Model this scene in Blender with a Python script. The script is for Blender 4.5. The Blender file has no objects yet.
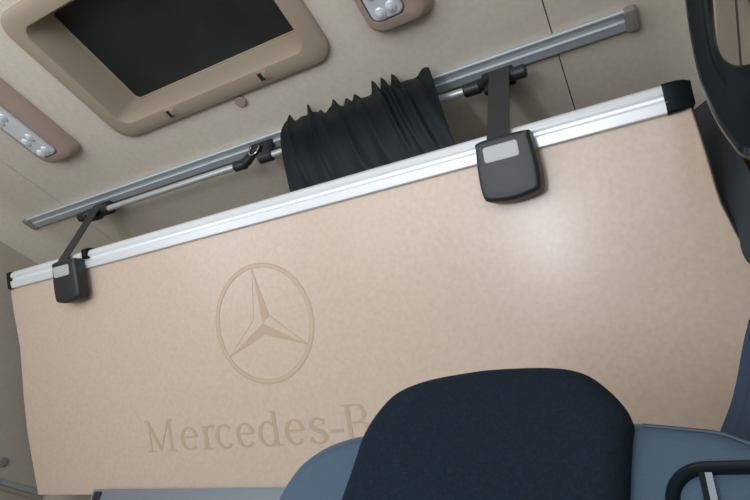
import bpy, bmesh, math, random
from mathutils import Vector, Matrix
random.seed(7)
C = bpy.context.scene.collection
CZ = 0.95            # height of the eye above the cab floor; coordinates below are relative to the eye
H = 1.175            # ceiling

# ------------------------------------------------------------------ materials
def mat(name, col, rough=.6, metal=0, noise=0, nscale=60, bump=0, bscale=200, spec=.5, coat=0, sheen=0, trans=0, aniso_x=False):
    m = bpy.data.materials.new(name); m.use_nodes = True
    nt = m.node_tree; b = nt.nodes['Principled BSDF']
    b.inputs['Base Color'].default_value = (*col, 1)
    b.inputs['Roughness'].default_value = rough
    b.inputs['Metallic'].default_value = metal
    b.inputs['Specular IOR Level'].default_value = spec
    b.inputs['Coat Weight'].default_value = coat
    b.inputs['Sheen Weight'].default_value = sheen
    b.inputs['Transmission Weight'].default_value = trans
    tc = nt.nodes.new('ShaderNodeTexCoord')
    if noise:
        n = nt.nodes.new('ShaderNodeTexNoise'); n.inputs['Scale'].default_value = nscale
        n.inputs['Detail'].default_value = 4
        nt.links.new(tc.outputs['Object'], n.inputs['Vector'])
        r = nt.nodes.new('ShaderNodeValToRGB')
        r.color_ramp.elements[0].position = .35; r.color_ramp.elements[1].position = .65
        r.color_ramp.elements[0].color = (*[c*(1-noise) for c in col], 1)
        r.color_ramp.elements[1].color = (*[min(1, c*(1+noise)) for c in col], 1)
        nt.links.new(n.outputs['Fac'], r.inputs['Fac']); nt.links.new(r.outputs['Color'], b.inputs['Base Color'])
    if bump:
        n = nt.nodes.new('ShaderNodeTexNoise'); n.inputs['Scale'].default_value = bscale
        n.inputs['Detail'].default_value = 3
        if aniso_x:
            mp = nt.nodes.new('ShaderNodeMapping'); mp.inputs['Scale'].default_value = (.02, 1, 1)
            nt.links.new(tc.outputs['Object'], mp.inputs['Vector']); nt.links.new(mp.outputs['Vector'], n.inputs['Vector'])
        else:
            nt.links.new(tc.outputs['Object'], n.inputs['Vector'])
        bp = nt.nodes.new('ShaderNodeBump'); bp.inputs['Strength'].default_value = bump
        bp.inputs['Distance'].default_value = .002
        nt.links.new(n.outputs['Fac'], bp.inputs['Height']); nt.links.new(bp.outputs['Normal'], b.inputs['Normal'])
    return m

M = dict(
 headliner = mat('headliner_fabric', (.63,.57,.475), .9, noise=.035, nscale=70, bump=.2, bscale=260, spec=.2),
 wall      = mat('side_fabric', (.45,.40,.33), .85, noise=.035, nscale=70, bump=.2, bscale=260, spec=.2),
 seam      = mat('seam_dark', (.10,.09,.08), .9),
 bunk      = mat('bunk_laminate', (.665,.53,.418), .26, noise=.04, nscale=90, bump=.04, bscale=160, spec=.5),
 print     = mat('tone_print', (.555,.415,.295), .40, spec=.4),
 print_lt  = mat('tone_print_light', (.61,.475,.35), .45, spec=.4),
 alu       = mat('brushed_aluminium', (.88,.90,.92), .34, metal=.25),
 alu_track = mat('track_aluminium', (.42,.47,.50), .42, metal=.25),
 alu_line  = mat('polished_edge', (.95,.97,.98), .3, metal=.3),
 rod       = mat('satin_rod', (.60,.62,.62), .35, metal=.5),
 chrome    = mat('chrome', (.85,.87,.88), .18, metal=1),
 black     = mat('black_plastic', (.018,.02,.022), .42, bump=.15, bscale=500),
 black_sh  = mat('black_satin_plastic', (.006,.010,.013), .3, spec=.18),
 webbing   = mat('belt_webbing', (.035,.036,.038), .7, bump=.3, bscale=400),
 grey_lab  = mat('pale_grey_plastic', (.50,.50,.50), .4),
 frame     = mat('hatch_plastic', (.36,.29,.215), .5, bump=.1, bscale=300),
 lamp      = mat('lamp_plastic', (.37,.275,.225), .5, bump=.1, bscale=300),
 lens      = mat('lamp_lens', (.72,.76,.80), .15, metal=.2, coat=.6),
 blind     = mat('blackout_blind', (.010,.013,.013), .55, noise=.3, nscale=9),
 cap       = mat('grey_end_cap', (.24,.22,.20), .5),
 satin     = mat('black_satin', (.006,.009,.012), .5, bump=.1, bscale=300, spec=.2),
 seatfab   = mat('seat_fabric', (.0045,.011,.019), .85, noise=.25, nscale=300, bump=.4, bscale=600, spec=.2),
 leather   = mat('seat_leatherette', (.048,.085,.125), .45, bump=.15, bscale=350),  # blue of the reflected sky is put into this colour
 piping    = mat('seat_piping', (.03,.05,.075), .5),
 drape     = mat('side_curtain_cloth', (.055,.062,.072), .85, bump=.2, bscale=400, spec=.2),
 drape2    = mat('tied_curtain_cloth', (.04,.06,.095), .85, bump=.2, bscale=400, spec=.2),
 floor     = mat('rubber_floor', (.16,.155,.15), .8, bump=.3, bscale=100),
 bar       = mat('painted_grey_metal', (.27,.31,.35), .45, metal=.3),
)

# ------------------------------------------------------------------ helpers
def link(name, bm, m, parent=None, smooth=True):
    me = bpy.data.meshes.new(name)
    if parent is not None:
        bm.transform(Matrix.Translation(-parent_world(parent)))
    bmesh.ops.recalc_face_normals(bm, faces=bm.faces)
    bm.to_mesh(me); bm.free()
    o = bpy.data.objects.new(name, me); C.objects.link(o)
    for mm in (m if isinstance(m, (list, tuple)) else [m]): me.materials.append(mm)
    if parent is not None: o.parent = parent
    if smooth:
        for p in me.polygons: p.use_smooth = True
        try: me.set_sharp_from_angle(angle=math.radians(38))
        except Exception: pass
    return o
def parent_world(p):
    v = Vector((0, 0, 0))
    while p is not None: v += p.location; p = p.parent
    return v
def tag(o, label, cat, group=None):
    o['label'] = label; o['category'] = cat
    if group: o['group'] = group
    return o
def thing(name, loc, label, cat, group=None):
    o = bpy.data.objects.new(name, None); o.empty_display_size = .05; C.objects.link(o); o.location = loc
    return tag(o, label, cat, group)
def struct(name, bm, m, smooth=False):
    o = link(name, bm, m, None, smooth); o['kind'] = 'structure'; return o
def box(bm, x0, x1, y0, y1, z0, z1, mi=0, bev=0):
    vs = [bm.verts.new((x, y, z)) for x in (x0, x1) for y in (y0, y1) for z in (z0, z1)]
    fs = []
    for q in ((0,1,3,2),(4,6,7,5),(0,4,5,1),(2,3,7,6),(0,2,6,4),(1,5,7,3)):
        f = bm.faces.new([vs[i] for i in q]); f.material_index = mi; fs.append(f)
    if bev:
        es = {e for f in fs for e in f.edges}
        bmesh.ops.bevel(bm, geom=list(es), offset=bev, segments=2, profile=.5, affect='EDGES')
def loft(bm, loops, cap0=True, cap1=True, mi=0, closed=True):
    rows = [[bm.verts.new(p) for p in l] for l in loops]
    n = len(rows[0])
    for a, b in zip(rows, rows[1:]):
        for i in range(n if closed else n-1):
            j = (i+1) % n
            f = bm.faces.new((a[i], a[j], b[j], b[i])); f.material_index = mi
    if cap0: bm.faces.new(rows[0]).material_index = mi
    if cap1: bm.faces.new(rows[-1]).material_index = mi
    return rows
def cyl(bm, a, b, r, seg=20, mi=0, r2=None):
    a = Vector(a); b = Vector(b); d = (b-a).normalized()
    u = d.orthogonal().normalized(); v = d.cross(u)
    r2 = r if r2 is None else r2
    ring = lambda c, rr: [c + (u*math.cos(t)+v*math.sin(t))*rr for t in [2*math.pi*k/seg for k in range(seg)]]
    e = min(r*.25, (b-a).length*.2)
    loft(bm, [ring(a, r-e), ring(a+d*e, r), ring(b-d*e, r2), ring(b, r2-e)], mi=mi)
def tube(bm, pts, r, seg=12, mi=0, close=False, sy=1):
    pts = [Vector(p) for p in pts]; n = len(pts); loops = []
    up = None
    for i in range(n):
        d = (pts[(i+1) % n]-pts[i-1]) if close else (pts[min(i+1, n-1)]-pts[max(i-1, 0)])
        d.normalize()
        if up is None: up = d.orthogonal().normalized()
        up = (up - d*up.dot(d)).normalized(); v = d.cross(up)
        rr = r[i] if isinstance(r, (list, tuple)) else r
        loops.append([pts[i]+(up*math.cos(t)+v*math.sin(t)*sy)*rr for t in [2*math.pi*k/seg for k in range(seg)]])
    if close: loops.append(loops[0]); 
    loft(bm, loops, cap0=not close, cap1=not close, mi=mi)
    if close: bmesh.ops.remove_doubles(bm, verts=bm.verts, dist=1e-6)
def spline(pts, k=8, close=True):
    out = []; n = len(pts)
    g = (lambda i: pts[i % n]) if close else (lambda i: pts[max(0, min(n-1, i))])
    for i in range(n if close else n-1):
        p0, p1, p2, p3 = [Vector(g(i+j)) for j in (-1, 0, 1, 2)]
        for s in range(k):
            t = s/k
            out.append(.5*((2*p1)+(p2-p0)*t+(2*p0-5*p1+4*p2-p3)*t*t+(3*p1-p0-3*p2+p3)*t**3))
    if not close: out.append(Vector(pts[-1]))
    return out
def rrect(x0, x1, y0, y1, r, seg=6):
    out = []
    for cx, cy, a in ((x1-r, y1-r, 0), (x0+r, y1-r, 90), (x0+r, y0+r, 180), (x1-r, y0+r, 270)):
        for k in range(seg+1):
            t = math.radians(a+90*k/seg); out.append(Vector((cx+r*math.cos(t), cy+r*math.sin(t))))
    return out
def inset(loop, d):
    n = len(loop); area = sum(loop[i].x*loop[(i+1) % n].y-loop[(i+1) % n].x*loop[i].y for i in range(n))
    sg = 1 if area > 0 else -1; out = []
    for i in range(n):
        a = (loop[i]-loop[i-1]); b = (loop[(i+1) % n]-loop[i])
        if a.length < 1e-9: a = b
        if b.length < 1e-9: b = a
        na = Vector((-a.y, a.x)).normalized(); nb = Vector((-b.y, b.x)).normalized()
        m = (na+nb)
        m = na if m.length < 1e-6 else m.normalized()
        out.append(loop[i]+m*sg*d/max(.5, m.dot(na)))
    return out
def pillow(bm, loop, w0, w1, r, f, steps=5, mi=0, back=True, dome=0):
    """outline (2d) raised from w0 to w1 with a rounded edge of radius r; f maps (u, v, w) to 3d"""
    sg = 1 if w1 > w0 else -1; ls = []
    if back:
        for k in range(steps, 0, -1):
            t = math.pi/2*k/steps
            ls.append([f(p.x, p.y, w0+sg*r*(1-math.sin(t))) for p in inset(loop, r*(1-math.cos(t)))])
    else: ls.append([f(p.x, p.y, w0) for p in loop])
    for k in range(steps+1):
        t = math.pi/2*k/steps
        ls.append([f(p.x, p.y, w1-sg*r*(1-math.sin(t))) for p in inset(loop, r*(1-math.cos(t)))])
    if dome:
        c = sum(loop, Vector((0, 0)))/len(loop)
        base = inset(loop, r)
        for q in (.25, .5, .75, .9):
            ls.append([f(*(p.lerp(c, q)), w1+sg*dome*(1-(1-q)**2)) for p in base])
    loft(bm, ls, mi=mi)
XY = lambda u, v, w: Vector((u, v, w))
XZ = lambda u, v, w: Vector((u, w, v))
YZ = lambda u, v, w: Vector((w, u, v))

# ------------------------------------------------------------------ setting
XL, XR, YB, YF = -2.12, .19, 1.36, -1.15
FZ = -CZ
hx0, hx1, hy0, hy1 = -1.295, -.645, .268, .612        # hatch opening in the roof lining
S1, S2 = -1.84, -.1135                                  # seams
bm = bmesh.new(); g = .0014; rc = .10
def slab(x0, x1, y0, y1): box(bm, x0, x1, y0, y1, H, H+.02, 0)
slab(XL+rc, S1-g, YF, YB); slab(S2+g, XR-rc, YF, YB)
slab(S1+g, hx0, YF, YB); slab(hx1, S2-g, YF, YB)
slab(hx0, hx1, YF, hy0); slab(hx0, hx1, hy1, YB)
box(bm, S1-.02, S1+.02, YF, YB, H+.004, H+.03, 1); box(bm, S2-.02, S2+.02, YF, YB, H+.004, H+.03, 1)
# coves rolling the lining down to the side walls
for sx, xc in ((-1, XL+rc), (1, XR-rc)):
    ls = []
    prof = [(xc+sx*rc*math.sin(t), H-rc+rc*math.cos(t)) for t in [math.pi/2*k/10 for k in range(11)]]
    prof += [(xc+sx*(rc+.02), H-rc), (xc+sx*(rc+.02), H+.02), (xc, H+.02)]
    loft(bm, [[Vector((x, y, z)) for x, z in prof] for y in (YF, YB)])
struct('ceiling', bm, [M['headliner'], M['seam']], smooth=True)
def wall_open(name, x0, x1, opening, m):            # a side wall (thin in x) with one window opening (y0,y1,z0,z1)
    bm = bmesh.new(); a, b, c, d = opening; zt = H-rc
    box(bm, x0, x1, YF, a, FZ, zt); box(bm, x0, x1, b, YB, FZ, zt)
    box(bm, x0, x1, a, b, FZ, c); box(bm, x0, x1, a, b, d, zt)
    return struct(name, bm, m)
wall_open('wall_right', XR, XR+.05, (-.95, -.05, -.12, .72), M['wall'])
wall_open('wall_left', XL-.05, XL, (-.95, -.05, -.12, .72), M['wall'])
bm = bmesh.new(); box(bm, XL-.05, XR+.05, YB, YB+.05, FZ, H+.02); struct('wall_rear', bm, M['wall'])
bm = bmesh.new()
box(bm, XL-.05, XR+.05, YF-.05, YF, FZ, -.82); box(bm, XL-.05, XR+.05, YF-.05, YF, .80, H+.02)  # opening reaches low to let the added glow light in
box(bm, XL-.05, XL+.10, YF-.05, YF, -.82, .80); box(bm, XR-.10, XR+.05, YF-.05, YF, -.82, .80)
struct('wall_front', bm, M['wall'])
bm = bmesh.new(); box(bm, XL-.05, XR+.05, YF-.05, YB+.05, FZ-.05, FZ); struct('floor', bm, M['floor'])

# trim on the left wall: slim metal strip, and a seam above it
bm = bmesh.new()
p0, p1 = Vector((XL+.002, .90, .352)), Vector((XL+.002, YB, .345))
box(bm, XL, XL+.012, .55, YB, .318, .336, 0, .003)
tr = struct('trim_1', bm, M['alu_track'], True)
bm = bmesh.new(); box(bm, XL, XL+.03, .55, YB, FZ+.02, .300, 0, .008); struct('trim_2', bm, M['wall'], True)
bm = bmesh.new()
pillow(bm, [Vector((1.165+.016*math.cos(t), .385+.016*math.sin(t))) for t in [2*math.pi*k/24 for k in range(24)]], XL, XL+.008, .004, YZ, back=False)
tag(link('screw_cover', bm, M['cap']), 'small round grey-brown screw cover low on the left side wall', 'cover')
# vertical seam strip on the right wall behind the handle
bm = bmesh.new(); tube(bm, [(XR, .45, .955), (XR, .68, .908), (XR, .80, .883), (XR, 1.0, .84)], .003, 8); struct('trim_3', bm, M['seam'])

# ------------------------------------------------------------------ roof hatch
t = thing('roof_hatch', (-.97, .44, H), 'beige framed roof hatch with dark recessed blind in the ceiling', 'roof hatch')
bm = bmesh.new()
o = rrect(-1.345, -.595, .222, .660, .055, 8); oi = rrect(-1.290, -.650, .273, .607, .035, 8)
def L(l, z): return [Vector((p.x, p.y, z)) for p in l]
def mix(a, b, q): return [x.lerp(y, q) for x, y in zip(a, b)]
loft(bm, [L(o, H), L(o, H-.006), L(inset(o, .002), H-.0105), L(inset(o, .006), H-.013), L(mix(o, oi, .45), H-.016), L(mix(o, oi, .85), H-.0165),
          L(mix(o, oi, .96), H-.0155), L(oi, H-.012), L(inset(oi, .002), H)], False, False)
link('frame', bm, M['frame'], t)
bm = bmesh.new()
i2 = rrect(-1.272, -.672, .292, .601, .018, 8)
loft(bm, [L(oi, H-.010), L(inset(oi, .004), H), L(mix(inset(oi, .004), i2, .9), H+.074), L(i2, H+.078), L(inset(i2, .003), H+.078), L(inset(i2, .004), H+.083)], False, False)
link('recess_wall', bm, M['frame'], t)
bm = bmesh.new(); box(bm, -1.277, -.665, .283, .606, H+.081, H+.09); link('blind', bm, M['blind'], t)
bm = bmesh.new(); tube(bm, [Vector((p.x, p.y, H+.0795)) for p in inset(i2, .003)], .0022, 8, close=True); link('blind_edge', bm, M['frame'], t)
for x, y in ((-1.118, .627), (-.795, .627)):
    bm = bmesh.new()
    pillow(bm, rrect(x-.017, x+.017, y-.014, y+.014, .003), H-.012, H-.018, .0015, XY, 2, 0, False)
    la = link('latch', bm, M['lamp'], t)
    bm = bmesh.new(); box(bm, x-.014, x+.000, y-.011, y+.011, H-.0195, H-.017)
    link('slot', bm, M['black'], la)
    bm = bmesh.new(); box(bm, x-.002, x+.013, y-.010, y+.006, H-.0205, H-.017, 0, .001)
    link('catch', bm, M['frame'], la)
bm = bmesh.new()
pillow(bm, [Vector((-.918+.018*math.cos(a), .680+.018*math.sin(a))) for a in [2*math.pi*k/28 for k in range(28)]], H, H-.007, .005, XY, back=False)
tag(link('ceiling_plug', bm, M['lamp']), 'small round brown plug in the ceiling lining beyond the hatch', 'plug')

# ------------------------------------------------------------------ reading lamps
def reading_lamp(cx, y1, label):
    y0 = y1-.36
    t = thing('reading_lamp', (cx, (y0+y1)/2, H), label, 'lamp', 'reading lamps in the cab ceiling')
    bm = bmesh.new()
    lo = rrect(cx-.080, cx+.080, y0, y1, .035, 8)
    m1 = rrect(cx-.070, cx+.070, y0+.010, y1-.010, .035, 8)
    m2 = rrect(cx-.062, cx+.062, y0+.016, y1-.018, .030, 8)
    li = rrect(cx-.056, cx+.026, y0+.035, y1-.040, .020, 8)
    loft(bm, [L(lo, H), L(lo, H-.010), L(m1, H-.030), L(mix(m1, m2, .6), H-.0345), L(m2, H-.036), L(mix(m2, li, .9), H-.0365), L(li, H-.034), L(li, H-.028)], False, True)
    link('housing', bm, M['lamp'], t)
    bm = bmesh.new()
    pillow(bm, rrect(cx-.053, cx+.023, y0+.038, y1-.043, .018, 8), H-.028, H-.042, .008, XY, back=False)
    ln = link('lens', bm, M['lens'], t)
    for (dx, dy) in ((-.014, -.062), (.014, -.068), (-.016, -.112), (.014, -.122), (-.014, -.200), (.012, -.208)):
        bm = bmesh.new()
        ring = [Vector((cx+dx-.014+.012*math.cos(a), y1+dy+.015*math.sin(a))) for a in [2*math.pi*k/20 for k in range(20)]]
        pillow(bm, ring, H-.039, H-.046, .004, XY, back=False, dome=.004)
        link('bulb_dome', bm, M['lens'], ln)
    return t
reading_lamp(-1.586, .637, 'pinkish beige ceiling lamp with clear bulb lens, left of the hatch')
reading_lamp(-.404, .645, 'pinkish beige ceiling lamp with clear lens, right of the hatch')

# ------------------------------------------------------------------ ceiling track
t = thing('ceiling_track', (-1.0, .83, H), 'long grey aluminium curtain track fixed to the ceiling above the bunk', 'curtain track')
def extr(bm, prof, x0, x1, mi=0): loft(bm, [[Vector((x, y, z)) for y, z in prof] for x in (x0, x1)], mi=mi)
bm = bmesh.new()
extr(bm, [(.806, H), (.806, H-.009), (.808, H-.012), (.828, H-.008), (.831, H-.014), (.852, H-.014), (.857, H-.010), (.858, H)], -2.052, .040)
link('profile', bm, M['alu_track'], t, False)
bm = bmesh.new()
box(bm, -2.048, .036, .8050, .8085, H-.0130, H-.009)
box(bm, -2.03, .020, .8285, .8312, H-.0155, H-.0125)
link('bright_edge', bm, M['alu_line'], t, False)
for x0, x1 in ((-2.074, -2.046), (.034, .062)):
    bm = bmesh.new()
    pillow(bm, rrect(x0, x1, .803, .861, .0085), H, H-.017, .004, XY, 3, 0, False)
    link('end_cap', bm, M['cap'], t)

# ------------------------------------------------------------------ rod and its brackets
RY, RZ = .832, 1.108
t = thing('curtain_rod', (-.92, RY, RZ), 'slim silver round rod below the ceiling track, between the two black brackets', 'rod')
bm = bmesh.new(); cyl(bm, (-1.605, RY, RZ), (-1.02, RY, RZ), .0098); link('tube', bm, M['rod'], t)
bm = bmesh.new(); cyl(bm, (-.920, RY, RZ), (-.300, RY, RZ), .0098); link('tube', bm, M['rod'], t)
# cranked black coupling in the middle of the rod
bm = bmesh.new(); K = -.030; ks = .82
kp = lambda x, z: (K+x*1.02, RY, RZ+z*ks)
cyl(bm, (K-1.012, RY, RZ-.002), (K-.968, RY, RZ-.002), .0150)
tube(bm, [kp(-.962, -.002), kp(-.948, .012), kp(-.940, .036), kp(-.932, .054), kp(-.918, .064)], [.0145, .0145, .013, .012, .010], 14)
box(bm, K-.966, K-.884, RY-.012, RY+.012, RZ+.044, RZ+.063, 0, .004)
tube(bm, [kp(-.893, .064), kp(-.880, .050), kp(-.878, .02), kp(-.880, -.004)], [.014, .016, .016, .015], 14)
cyl(bm, (K-.920, RY, RZ), (K-.872, RY, RZ), .0165)
cp = link('coupling', bm, M['black'], t)
bm = bmesh.new()
tube(bm, [(K-.942+.017*math.cos(a), RY-.012, RZ+.036+.024*math.sin(a)) for a in [math.radians(d) for d in range(150, 390, 15)]], .0022, 8)
link('wire_loop', bm, M['chrome'], cp)
def bracket(x, label):
    t = thing('rod_bracket', (x, RY+.02, H-.012), label, 'bracket', 'black brackets under the ceiling track')
    bm = bmesh.new()
    box(bm, x-.036, x+.040, RY+.006, RY+.044, H-.045, H-.0135, 0, .004)
    box(bm, x-.030, x+.030, RY+.004, RY+.022, H-.085, H-.030, 0, .006)
    link('mount', bm, M['black'], t)
    bm = bmesh.new()
    tube(bm, [(x-.02, RY+.014, H-.045), (x-.036, RY+.006, H-.055), (x-.042, RY, RZ+.004), (x-.054, RY, RZ)], [.014, .016, .0155, .015], 14)
    cyl(bm, (x-.076, RY, RZ), (x-.034, RY, RZ), .0165)
    link('sleeve', bm, M['black'], t)
    bm = bmesh.new()
    tube(bm, [(x+.016, RY+.010, RZ+.022), (x+.034, RY+.004, RZ+.008), (x+.046, RY, RZ+.004), (x+.050, RY, RZ+.004)], [.010, .012, .0150, .0155], 14)
    cyl(bm, (x+.044, RY, RZ+.004), (x+.074, RY, RZ+.004), .0155)
    link('knob', bm, M['black'], t)
    return t

# ------------------------------------------------------------------ the folded bunk
D = Vector((0, .5639, -.8258)); N = Vector((0, -.8258, -.5639)); O = Vector((0, .828, .877))
def B(x, s, n): return Vector((x, 0, 0))+O+D*s+N*n
t = bunk = thing('folding_bunk', (-.92, 1.22, .30), 'large beige folding bunk board with aluminium front rail, star emblem and lettering', 'bunk')
bm = bmesh.new()
left = [(-1.945, .012), (-1.957, .03), (-1.955, .10), (-1.947, .18), (-1.944, .22), (-1.950, .30), (-1.957, .38), (-1.960, .493), (-1.952, .60), (-1.942, .708)]
right = [(.150, .708), (.152, .6), (.152, .45), (.150, .36), (.1435, .31), (.130, .255), (.118, .2), (.1155, .172), (.1125, .11), (.109, .06), (.105, .012)]
loop = [Vector(p) for p in left+right]
pillow(bm, loop, -.020, 0, .003, lambda u, v, w: B(u, v, w), 2)
link('board', bm, M['bunk'], t, False)
# dark rubber edge strip on the right side
bm = bmesh.new()
tube(bm, [B(x+.0012, s, -.008) for x, s in right[3:]], .0035, 8)
link('edge_seal', bm, M['black'], t)
# front rail
bm = bmesh.new()
prof = [(.020, -.022), (.020, .008), (.018, .011), (-.001, .0135), (-.003, .012), (-.008, .0045), (-.013, .0045), (-.017, .0105), (-.021, .0115), (-.031, .008), (-.036, .001), (-.038, -.010), (-.036, -.022)]
loft(bm, [[B(x, s, n) for s, n in prof] for x in (-1.932, .070)])
link('front_rail', bm, M['alu'], t, False)
for x0, x1 in ((-1.954, -1.930), (.066, .113)):
    bm = bmesh.new()
    lp = rrect(-.0370, .0215, -.024, .0135, .006)
    xs = [(x0, .007), (x0+.004, .002), (x0+.008, 0), (x1-.008, 0), (x1-.003, .002), (x1, .006)]
    if x0 < -1: xs = [(x0, .005), (x0+.005, .001), (x0+.008, 0), (x1, 0)]
    else: xs = [(x0, 0), (x1-.024, .0005), (x1-.012, .0025), (x1-.004, .006), (x1, .010)]
    loft(bm, [[B(x, p.x, p.y) for p in inset(lp, d)] for x, d in xs])
    link('end_cap', bm, M['black_sh'], t)
bm = bmesh.new()
lp = rrect(-.042, -.010, -.024, .016, .007)
loft(bm, [[B(x, p.x, p.y) for p in lp] for x in (-1.556, -1.534)]); link('rail_clamp', bm, M['black_sh'], t, False)

# --- tone-on-tone print on the board (thin inlays on its face)
LIFT = [0]
def flat(bm, pts, n0=.0002, n1=.0007, mi=0):
    LIFT[0] = (LIFT[0]+1) % 40; n1 += LIFT[0]*4e-6
    loft(bm, [[B(x, s, n) for x, s in pts] for n in (n0, n1)], mi=mi)
def ringf(bm, cx, cs, r0, r1, seg=72, mi=0):
    A = [2*math.pi*k/seg for k in range(seg+1)]
    def c(r, n): return [B(cx+r*math.cos(a), cs+r*math.sin(a), n) for a in A]
    rows = [[bm.verts.new(p) for p in c(r, n)] for r, n in ((r0, .0002), (r0, .0007), (r1, .0007), (r1, .0002))]
    for a, b in zip(rows, rows[1:]):
        for i in range(seg): bm.faces.new((a[i], a[i+1], b[i+1], b[i])).material_index = mi
em = Vector((-.925, .274)); Rr = .156
bm = bmesh.new()
ringf(bm, em.x, em.y, Rr-.0040, Rr, mi=0); ringf(bm, em.x, em.y, Rr-.0125, Rr-.0100, mi=0)
ringf(bm, em.x, em.y, Rr-.0100, Rr-.0040, mi=1)
def pol(r, deg): a = math.radians(deg); return (em.x+r*math.cos(a), em.y-r*math.sin(a))
tips = [93, 211, 331]; w = .030
for k, a in enumerate(tips):
    tip = pol(Rr-.012, a); v1 = pol(w, a+60); v2 = pol(w, a-60); c0 = (em.x, em.y)
    dark, lite = (v2, v1) if k != 1 else (v2, v1)
    if k == 0: dark, lite = v2, v1
    if k == 1: dark, lite = v1, v2
    if k == 2: dark, lite = v2, v1
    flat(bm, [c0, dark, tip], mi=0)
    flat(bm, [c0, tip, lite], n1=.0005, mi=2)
    for q0, q1 in ((lite, tip),):
        d = (Vector(q1)-Vector(q0)).normalized(); p = Vector((-d.y, d.x))*.0011
        a0, a1 = Vector(q0), Vector(q1)
        flat(bm, [tuple(a0-p), tuple(a1-p), tuple(a1+p), tuple(a0+p)], n1=.0009, mi=0)
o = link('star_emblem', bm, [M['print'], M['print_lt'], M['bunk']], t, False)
o['label'] = 'three-pointed star in a ring, printed slightly darker'

# serif lettering drawn as strokes: each stroke is a polyline with a width per point
def stroke(bm, pts, ws, T):
    n = len(pts); Lp, Rp = [], []
    for i in range(n):
        a = Vector(pts[max(0, i-1)]); b = Vector(pts[min(n-1, i+1)]); d = (b-a).normalized()
        q = Vector((-d.y, d.x))*(ws[i] if isinstance(ws, (list, tuple)) else ws)/2
        Lp.append(T(Vector(pts[i])+q)); Rp.append(T(Vector(pts[i])-q))
    for i in range(n-1): flat(bm, [Lp[i], Lp[i+1], Rp[i+1], Rp[i]])
def arc(cx, cy, rx, ry, a0, a1, n=18): return [(cx+rx*math.cos(math.radians(a0+(a1-a0)*k/n)), cy+ry*math.sin(math.radians(a0+(a1-a0)*k/n))) for k in range(n+1)]
def aw(a0, a1, thin, thick, n=18): return [thin+(thick-thin)*abs(math.cos(math.radians(a0+(a1-a0)*k/n)))**1.3 for k in range(n+1)]
TK, TN = .115, .05; X = .72
def G_M(): return 1.30, [([(.20,.02),(.20,.98)],TN),([(.16,.97),(.60,.06)],[.15,.12]),([(.60,.04),(1.02,.97)],TN),([(1.06,.02),(1.06,.98)],TK),
    ([(.05,.02),(.36,.02)],TN),([(.90,.02),(1.22,.02)],TN),([(.03,.98),(.22,.98)],TN),([(1.0,.98),(1.2,.98)],TN)]
def G_e(): return .60, [(arc(.29,X/2,.22,X/2-.02,8,320),aw(8,320,TN,TK)),([(.09,X*.56),(.51,X*.56)],TN)]
def G_c(): return .58, [(arc(.30,X/2,.22,X/2-.02,45,318),aw(45,318,TN,TK)),([(.42,X-.13),(.46,X-.07)],[.12,.09])]
def G_r(): return .55, [([(.18,.02),(.18,X-.02)],TK),([(.06,.02),(.34,.02)],TN),([(.06,X-.03),(.18,X-.03)],TN),(arc(.37,X-.2,.16,.17,165,60,8),[.05,.06,.07,.08,.09,.10,.11,.12,.12])]
def G_d(): return .72, [([(.54,.02),(.54,.98)],TK),([(.54,.02),(.68,.02)],TN),([(.42,.98),(.54,.98)],TN),(arc(.32,X/2,.24,X/2-.02,35,325),aw(35,325,TN,TK))]
def G_s(): return .55, [(arc(.28,X*.74,.16,X*.25-.02,30,200,10)+[(.20,X*.56),(.28,X*.50),(.38,X*.44)]+arc(.27,X*.25,.17,X*.25-.02,30,-160,10),
                        [.05]*3+[.06,.07,.08,.09,.1,.11,.12,.12]+[.13,.13,.13]+[.12,.11,.10,.09,.08,.07,.06,.05,.05,.05,.05]),
                       ([(.42,X-.20),(.42,X-.04)],TN),([(.10,.20),(.10,.05)],TN)]
def G_hy(): return .45, [([(.06,.33),(.38,.33)],.08)]
def G_B(): return .86, [([(.20,.02),(.20,.98)],TK),([(.05,.02),(.42,.02)],TN),([(.05,.98),(.42,.98)],TN),([(.2,.53),(.44,.53)],TN),
    (arc(.42,.755,.22,.225,90,-90),aw(90,-90,TN,TK)),(arc(.44,.275,.28,.255,90,-90),aw(90,-90,TN,TK))]
def G_n(): return .70, [([(.17,.02),(.17,X-.02)],TK),([(.05,.02),(.30,.02)],TN),([(.05,X-.03),(.17,X-.03)],TN),(arc(.35,X-.21,.18,.19,170,0,12),[.05,.05,.06,.06,.07,.08,.09,.1,.11,.12,.13,.13,.13]),([(.53,X-.21),(.53,.02)],TK),([(.41,.02),(.66,.02)],TN)]
def G_z(): return .58, [([(.08,X-.03),(.50,X-.03)],.06),([(.48,X-.03),(.10,.03)],TK),([(.08,.03),(.52,.03)],.06),([(.09,X-.03),(.09,X-.16)],TN),([(.51,.03),(.51,.17)],TN)]
glyphs = [(G_M, -1.405, -1.283), (G_e, -1.270, -1.198), (G_r, -1.196, -1.128), (G_c, -1.142, -1.074), (G_e, -1.069, -1.000), (G_d, -.996, -.918),
          (G_e, -.911, -.843), (G_s, -.842, -.776), (G_hy, -.778, -.730), (G_B, -.738, -.652), (G_e, -.648, -.582), (G_n, -.580, -.500), (G_z, -.496, -.434)]
bm = bmesh.new(); base_s, cap = .586, .089
for fn, x0, x1 in glyphs:
    wd, strokes = fn(); k = (x1-x0)/wd
    T = lambda v, x0=x0, k=k: (x0+v.x*k, base_s-v.y*cap)
    for pts, ws in strokes: stroke(bm, pts, ws if not isinstance(ws, (int, float)) else ws, T)
o = link('lettering', bm, M['print'], t, False); o['label'] = 'large serif lettering printed slightly darker'

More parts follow.
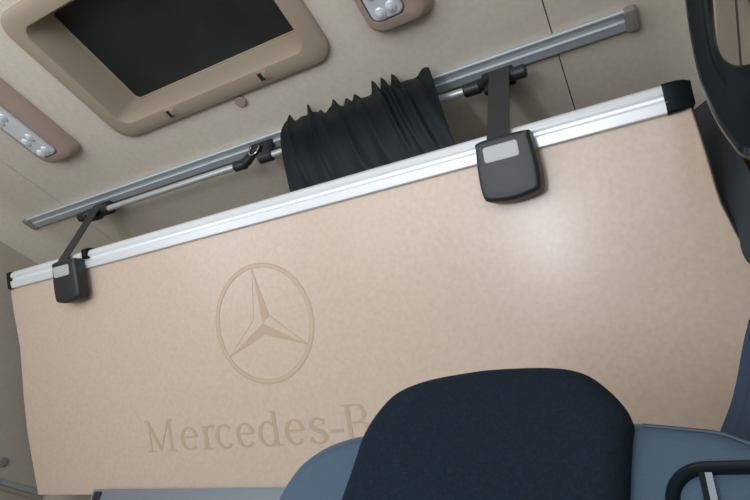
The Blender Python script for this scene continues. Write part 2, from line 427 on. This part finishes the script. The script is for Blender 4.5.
# ------------------------------------------------------------------ belts holding the bunk
def belt(x0, x1, wx0, wx1, label, tip=0):
    cx = (x0+x1)/2
    t = thing('holding_belt', (cx, RY-.01, .88), label, 'belt', 'black belts that hold the bunk up')
    bm = bmesh.new(); hw = (x1-x0)/2
    out = [(cx-hw*.84, -.018), (cx, -.020), (cx+hw*.84, -.018), (cx+hw*.93, -.008), (cx+hw, .05), (cx+hw*.96, .094), (cx+hw*.76, .106), (cx, .112), (cx-hw*.76, .106), (cx-hw*.96, .094), (cx-hw, .05), (cx-hw*.93, .0)]
    lp = spline([Vector(p) for p in out], 5)
    pillow(bm, lp,   .0140, .053, .009, lambda u, v, w: B(u-.006*(w-.014)/.046, v+.006-.004*(w-.014)/.046, w), 5, dome=.002)
    bk = link('buckle_housing', bm, M['black'], t)
    bm = bmesh.new()
    pillow(bm, rrect(cx-.044, cx+.027, .000, .033, .006), .0525, .0570, .0015, lambda u, v, w: B(u, v, w), 3, back=False)
    link('release_button', bm, M['grey_lab'], bk)['label'] = 'pale grey button on black buckle'
    # webbing: down from the bracket, into the buckle
    bm = bmesh.new()
    p1 = B(0, -.012, .036); path = [(RY-.006, H-.036), (p1.y, p1.z+.010), (p1.y, p1.z-.004)]
    pth = [Vector((0, y, z)) for y, z in path]
    loops = []
    for i, p in enumerate(pth):
        q = i/(len(pth)-1); a = wx0[0]*(1-q)+wx1[0]*q; b = wx0[1]*(1-q)+wx1[1]*q
        loops.append([Vector((a, p.y-.0012, p.z)), Vector((b, p.y-.0012, p.z)), Vector((b, p.y+.0012, p.z)), Vector((a, p.y+.0012, p.z))])
    loft(bm, loops)
    link('webbing', bm, M['webbing'], t, False)
    return t
bracket(-1.662, 'black plastic bracket under the left part of the ceiling track')
bracket(-.256, 'black plastic bracket under the right part of the ceiling track')
belt(-1.652, -1.540, (-1.676, -1.630), (-1.624, -1.578), 'black belt and buckle near the left end of the bunk rail')
belt(-.286, -.166, (-.268, -.220), (-.258, -.210), 'black belt and buckle near the right end of the bunk rail')

# ------------------------------------------------------------------ small black curtain
random.seed(11)
bm = bmesh.new(); NX, NZ = 200, 46
path = spline([Vector((y, z)) for y, z in ((.786, 1.152), (.777, 1.12), (.772, 1.066), (.790, 1.00), (.824, .94), (.862, .895), (.900, .865))], 8, False)
def yz(q):
    f = q*(len(path)-1); i = min(int(f), len(path)-2); return path[i].lerp(path[i+1], f-i)
peaks = [(.0, .014, .012), (.16, .024, .014), (.24, .007, .010), (.36, .016, .012), (.44, .018, .024), (.51, .012, .012), (.64, .028, .012), (.70, .026, .011), (.77, .024, .012), (1.0, .004, .05)]
grid = []
rf = [(random.uniform(1.6, 6.5), random.uniform(-.35, .35), random.uniform(0, 6.28), random.uniform(.4, 1)) for _ in range(7)]
for j in range(NZ+1):
    q = j/NZ; p = yz(q); row = []
    for i in range(NX+1):
        u = i/NX
        x = (-.812+u*.412)*(1-q) + (-.804+u*.480)*q
        x += .004*math.sin(math.pi*q)*(1-u) - .006*math.sin(6.5*q)*(1-u)**2
        fold = 0
        for fr, sl, ph, am in rf:                      # soft irregular folds, each leaning its own way and fading somewhere
            sl = -.36+.35*sl*q
            fold += am*.0060*math.sin(2*math.pi*fr*(u+sl*q)+ph)*(.55+.45*math.sin(ph*3+2.2*q+3*u))
        fold += .0036*math.sin(2*math.pi*7*(u-.30*q)+1.8*math.sin(6*u+2*q))*(1-.5*q)
        top = max(0, 1-q*3.2)
        pk = sum(h*math.exp(-((u-c-.20*q)/wd)**2) for c, h, wd in peaks)
        y = p.x + fold - .010 - .75*pk*max(0, 1-q*1.3)
        z = p.y + .80*pk*top**2 - .016*top*math.sin(math.pi*min(1, u*1.1))**2
        z = min(z, H-.002)
        if z > H-.020: y = min(y, .798)
        row.append(bm.verts.new((x, y, z)))
    grid.append(row)
for j in range(NZ):
    for i in range(NX): bm.faces.new((grid[j][i], grid[j][i+1], grid[j+1][i+1], grid[j+1][i]))
ct = tag(link('window_curtain', bm, M['satin']), 'short gathered black satin curtain hanging from the track behind the bunk rail', 'curtain')
sm = ct.modifiers.new('thick', 'SOLIDIFY'); sm.thickness = .0015

# ------------------------------------------------------------------ bar behind the bunk's lower edge
t = thing('hinge_bar', (-.8, 1.24, .27), 'grey metal hinge bar along the lower edge of the bunk', 'hinge bar')
bm = bmesh.new(); box(bm, -1.62, .12, 1.185, 1.208, .20, .300, 0, .004); box(bm, -1.62, .12, 1.200, 1.33, .20, .262, 0, .004); link('profile', bm, M['bar'], t)
bm = bmesh.new(); box(bm, -1.603, -1.575, 1.178, 1.215, .205, .292, 0, .004); link('hinge', bm, M['black'], t)
bm = bmesh.new(); box(bm, .03, .06, 1.178, 1.215, .205, .292, 0, .004); link('hinge', bm, M['black'], t)
bm = bmesh.new(); box(bm, XL+.04, XR-.03, 1.225, YB, FZ+.45, .195, 0, .006)
tag(link('rear_trim_panel', bm, M['drape']), 'dark grey trim panel on the rear wall below the bunk', 'panel')

# ------------------------------------------------------------------ seat
SC = -.19
t = thing('driver_seat', (SC, .25, FZ), 'dark blue cab seat with integrated headrest and leatherette shoulders coloured blue-grey for reflected sky', 'seat')
lean = lambda z: .555 + .25*(z-.2)
def S(u, v, w): return Vector((u, lean(v)+w, v))          # w grows away from the camera
# backrest shell in leatherette
half = [(-.322, .200), (-.351, .197), (-.383, .186), (-.410, .164), (-.425, .126), (-.436, .06), (-.445, -.05), (-.45, -.2), (-.445, -.36), (-.42, -.46)]
rgt = [(.055, -.46), (.095, -.36), (.105, -.2), (.105, -.05), (.104, .06), (.094, .128), (.070, .159), (.037, .176), (.018, .186), (-.012, .192), (-.042, .197), (-.10, .200), (-.19, .202), (-.26, .201)]
lp = spline([Vector(p) for p in half+rgt], 5)
bm = bmesh.new(); pillow(bm, lp, .14, -.004, .022, S, 6, dome=0)
link('backrest', bm, M['leather'], t)['label'] = 'leatherette shoulders coloured blue-grey for reflected sky'
bm = bmesh.new()
tube(bm, [S(p.x, p.y, .0014) for p in spline([Vector(q) for q in [(-.040, .1905), (-.012, .1855), (.018, .1795), (.036, .1700), (.067, .1525), (.088, .124), (.0975, .06), (.0985, -.05)]], 5, False)], .0018, 8)
link('piping', bm, M['piping'], t)
# centre panel with the integrated headrest
cen = [(-.322, .150), (-.318, .190), (-.303, .223), (-.284, .242), (-.252, .253), (-.205, .258), (-.170, .2585), (-.118, .254), (-.086, .244), (-.065, .224), (-.051, .202), (-.0475, .186), (-.051, .165),
       (-.056, .130), (-.059, .10), (-.060, .0), (-.05, -.2), (-.055, -.42), (-.19, -.45), (-.325, -.42), (-.328, -.2), (-.328, 0), (-.326, .10)]
lp = spline([Vector(p) for p in cen], 5)
bm = bmesh.new(); pillow(bm, lp, .11, -.032, .022, S, 7)
link('centre_panel', bm, M['seatfab'], t)['label'] = 'dark blue-black fabric centre with rounded headrest top'
# belt outlet: black bezel round a recessed plate with a dark upright guide bar and its highlight as a strip
bm = bmesh.new()
ho = rrect(-.032, .088, -.02, .1530, .034, 8); hi = inset(ho, .012)
loft(bm, [[S(p.x, p.y, w_) for p in l] for l, w_ in ((ho, -.002), (inset(ho, .001), -.010), (inset(ho, .004), -.013), (inset(ho, .008), -.011), (inset(ho, .010), -.008), (hi, -.004))], False, False)
bz = link('belt_guide', bm, M['black_sh'], t)
bm = bmesh.new(); pillow(bm, inset(ho, .011), -.0035, -.0055, .001, S, 2, back=False); link('plate', bm, M['leather'], bz)
bm = bmesh.new()
for xa, xb in ((.0005, .0055),): loft(bm, [[S(x, z, -.005), S(x, z, -.012), S(x+xb-xa, z, -.012), S(x+xb-xa, z, -.005)] for x, z in ((xa, .142), (xa, .0))])
link('guide_highlight', bm, M['bar'], bz, False)  # grey strip stands in for the highlight on the dark bar
bm = bmesh.new(); loft(bm, [[S(x, z, -.005), S(x, z, -.010), S(x+.0045, z, -.010), S(x+.0045, z, -.005)] for x, z in ((-.004, .143), (-.004, .0))])
link('dark_guide_bar', bm, M['black_sh'], bz, False)  # the dark bar itself, beside its highlight strip
# cushion and pedestal
bm = bmesh.new(); lp = rrect(-.44, .08, -.10, .44, .07, 6)
pillow(bm, lp, -.56, -.42, .045, XY, 6, dome=.01); link('cushion', bm, M['seatfab'], t)
bm = bmesh.new(); pillow(bm, rrect(-.40, .04, -.05, .42, .04), -.94, -.55, .02, XY, 4); link('pedestal', bm, M['black'], t)
bm = bmesh.new(); box(bm, -.42, .06, -.08, .45, FZ, -.93, 0, .005); link('base_plate', bm, M['black'], t)

# ------------------------------------------------------------------ right side: drape behind the bunk end, tied drape, grab handle
def drape(name, levels, m, label, cat, folds=9, amp=.006, parent=None, nseg=72):
    bm = bmesh.new(); pts = spline([Vector(l[:3]) for l in levels], 6, False)
    rad = spline([Vector((l[3], l[4], 0)) for l in levels], 6, False)
    ls = []
    for k, (p, r) in enumerate(zip(pts, rad)):
        row = []
        for i in range(nseg):
            a = 2*math.pi*i/nseg; f = 1+amp/max(.02, r.x)*math.sin(folds*a+.15*k*.3)
            row.append(Vector((p.x+r.x*math.cos(a)*f, p.y+r.y*math.sin(a)*f, p.z)))
        ls.append(row)
    loft(bm, ls); return bm
# flat dark curtain on the right wall beyond the bunk end
bm = bmesh.new(); rows = []
for j in range(41):
    q = j/40; z = 1.095-q*.62; row = []
    yf = 1.065-.13*min(1, (1.13-z)/.36)
    k = min(1, max(0, (z-.56)/.12)); k = k*k*(3-2*k)
    for i in range(61):
        u = i/60; y = yf+u*(YB-.03-yf)
        xw = XR-.016
        if z > H-rc: xw = XR-rc+math.sqrt(max(0, rc*rc-(z-H+rc)**2))-.016
        drop = (.10*min(1, u/.42)**.9 + .10*u)*k
        row.append(bm.verts.new((xw-drop+.0025*math.sin(u*30+.5*math.sin(q*4))*min(1, u*6), y, z)))
    rows.append(row)
for a, b in zip(rows, rows[1:]):
    for i in range(60): bm.faces.new((a[i], a[i+1], b[i+1], b[i]))
o = tag(link('side_curtain', bm, M['drape']), 'dark grey cloth curtain on the right wall beyond the end of the bunk', 'curtain')
sm = o.modifiers.new('thick', 'SOLIDIFY'); sm.thickness = .002

bm = drape('tied', [(.172,.84,.60,.012,.02),(.158,.84,.50,.026,.032),(.144,.84,.43,.036,.042),(.132,.84,.405,.044,.045),(.116,.84,.315,.064,.058),(.094,.84,.227,.084,.066),
   (.084,.84,.10,.092,.07),(.090,.84,-.4,.084,.07),(.090,.84,-.93,.080,.07)], None, '', '', folds=11, amp=.004)
o = link('tied_curtain', bm, M['drape2'])
tag(o, 'blue-grey cloth curtain tied in a bundle behind the seat shoulder at the right wall', 'curtain')
bm = bmesh.new()
tube(bm, [(.140+.040*math.cos(a), .84+.047*math.sin(a), .418) for a in [2*math.pi*k/24 for k in range(24)]], .009, 8, close=True)
link('tie_band', bm, M['black'], o, True)
bm = bmesh.new()
outp = [(.128,.98),(.114,.88),(.106,.815),(.099,.75),(.0935,.682),(.0915,.62),(.0945,.57),(.1015,.528),(.1065,.506),(.116,.496),(.135,.492),(.165,.490),(XR,.490),(XR,.55),(XR,.62),(XR,.80),(XR,.95),(XR,1.04),(.165,1.035),(.142,1.02)]
innp = [(.152,.93),(.143,.86),(.138,.80),(.130,.75),(.1245,.71),(.1225,.685),(.1232,.665),(.127,.6545),(.132,.6485),(.138,.6455),(.146,.644),(.158,.643),(.176,.643),(.183,.655),(.184,.70),(.184,.80),(.184,.90),(.182,.955),(.172,.965),(.160,.955)]
a = spline([Vector(p) for p in outp], 4); b = spline([Vector(p) for p in innp], 4)
hy = .58
def ring3(q, y): return [Vector((u.x*(1-q)+v.x*q, y, u.y*(1-q)+v.y*q)) for u, v in zip(a, b)]
loft(bm, [ring3(.30, hy+.036), ring3(.12, hy+.026), ring3(.02, hy+.010), ring3(0, hy+.002), ring3(.05, hy-.004), ring3(.35, hy-.004), ring3(.58, hy-.008), ring3(.72, hy-.020), ring3(.80, hy-.022), ring3(.90, hy-.014), ring3(1, hy), ring3(1, hy+.036), ring3(.30, hy+.036)], False, False)
bmesh.ops.remove_doubles(bm, verts=bm.verts, dist=1e-6)
tag(link('grab_handle', bm, M['black_sh']), 'large black plastic grab handle loop on the right side wall', 'handle')

# ------------------------------------------------------------------ lift everything onto the floor
for o in list(bpy.context.scene.objects):
    if o.parent is None: o.location.z += CZ

# ------------------------------------------------------------------ camera
cam = bpy.data.cameras.new('camera'); co = bpy.data.objects.new('camera', cam); C.objects.link(co)
cam.sensor_width = 36; cam.lens = 567.15/750*36; cam.clip_start = .01
r = Vector((.87980821, .4628226, .10831781)); u = Vector((.18979269, -.55097929, .81265033)); k = Vector((.43579381, -.69441851, -.57259645))
mw = Matrix((r, u, k)).transposed().to_4x4(); mw.translation = (0, 0, CZ); co.matrix_world = mw
bpy.context.scene.camera = co

# ------------------------------------------------------------------ daylight through windscreen and door windows, plus an added glow light
w = bpy.data.worlds.new('sky'); bpy.context.scene.world = w; w.use_nodes = True
bg = w.node_tree.nodes['Background']; bg.inputs['Color'].default_value = (.72, .86, 1, 1); bg.inputs['Strength'].default_value = 1.0
def area(name, loc, target, sx, sy, energy, col):
    l = bpy.data.lights.new(name, 'AREA'); l.shape = 'RECTANGLE'; l.size = sx; l.size_y = sy; l.energy = energy; l.color = col
    o = bpy.data.objects.new(name, l); C.objects.link(o); o.location = loc
    o.rotation_euler = (Vector(target)-Vector(loc)).to_track_quat('-Z', 'Y').to_euler(); return o
area('windscreen_daylight', (-1.0, YF-.10, CZ+.10), (-.9, 1, CZ+.75), 1.9, 1.1, 17.5, (1, .96, .90))
area('bunk_glow_light', (-.575, YF-.01, CZ-.54), (-.16, .93, CZ+.7), .15, .52, 9.5, (.82, .86, 1))  # added area light, makes the pale glow on the bunk board
area('right_door_daylight', (XR+.04, -.5, CZ+.3), (-1, -.3, CZ+.5), .85, .8, 8, (.75, .87, 1))
area('left_door_daylight', (XL-.04, -.5, CZ+.3), (0, .2, CZ+.5), .85, .8, 5, (.85, .92, 1))

vs = bpy.context.scene.view_settings
bpy.context.scene.display_settings.display_device = 'sRGB'
vs.view_transform = 'Standard'; vs.look = 'None'; vs.exposure = 0.0; vs.gamma = 1; vs.use_curve_mapping = False
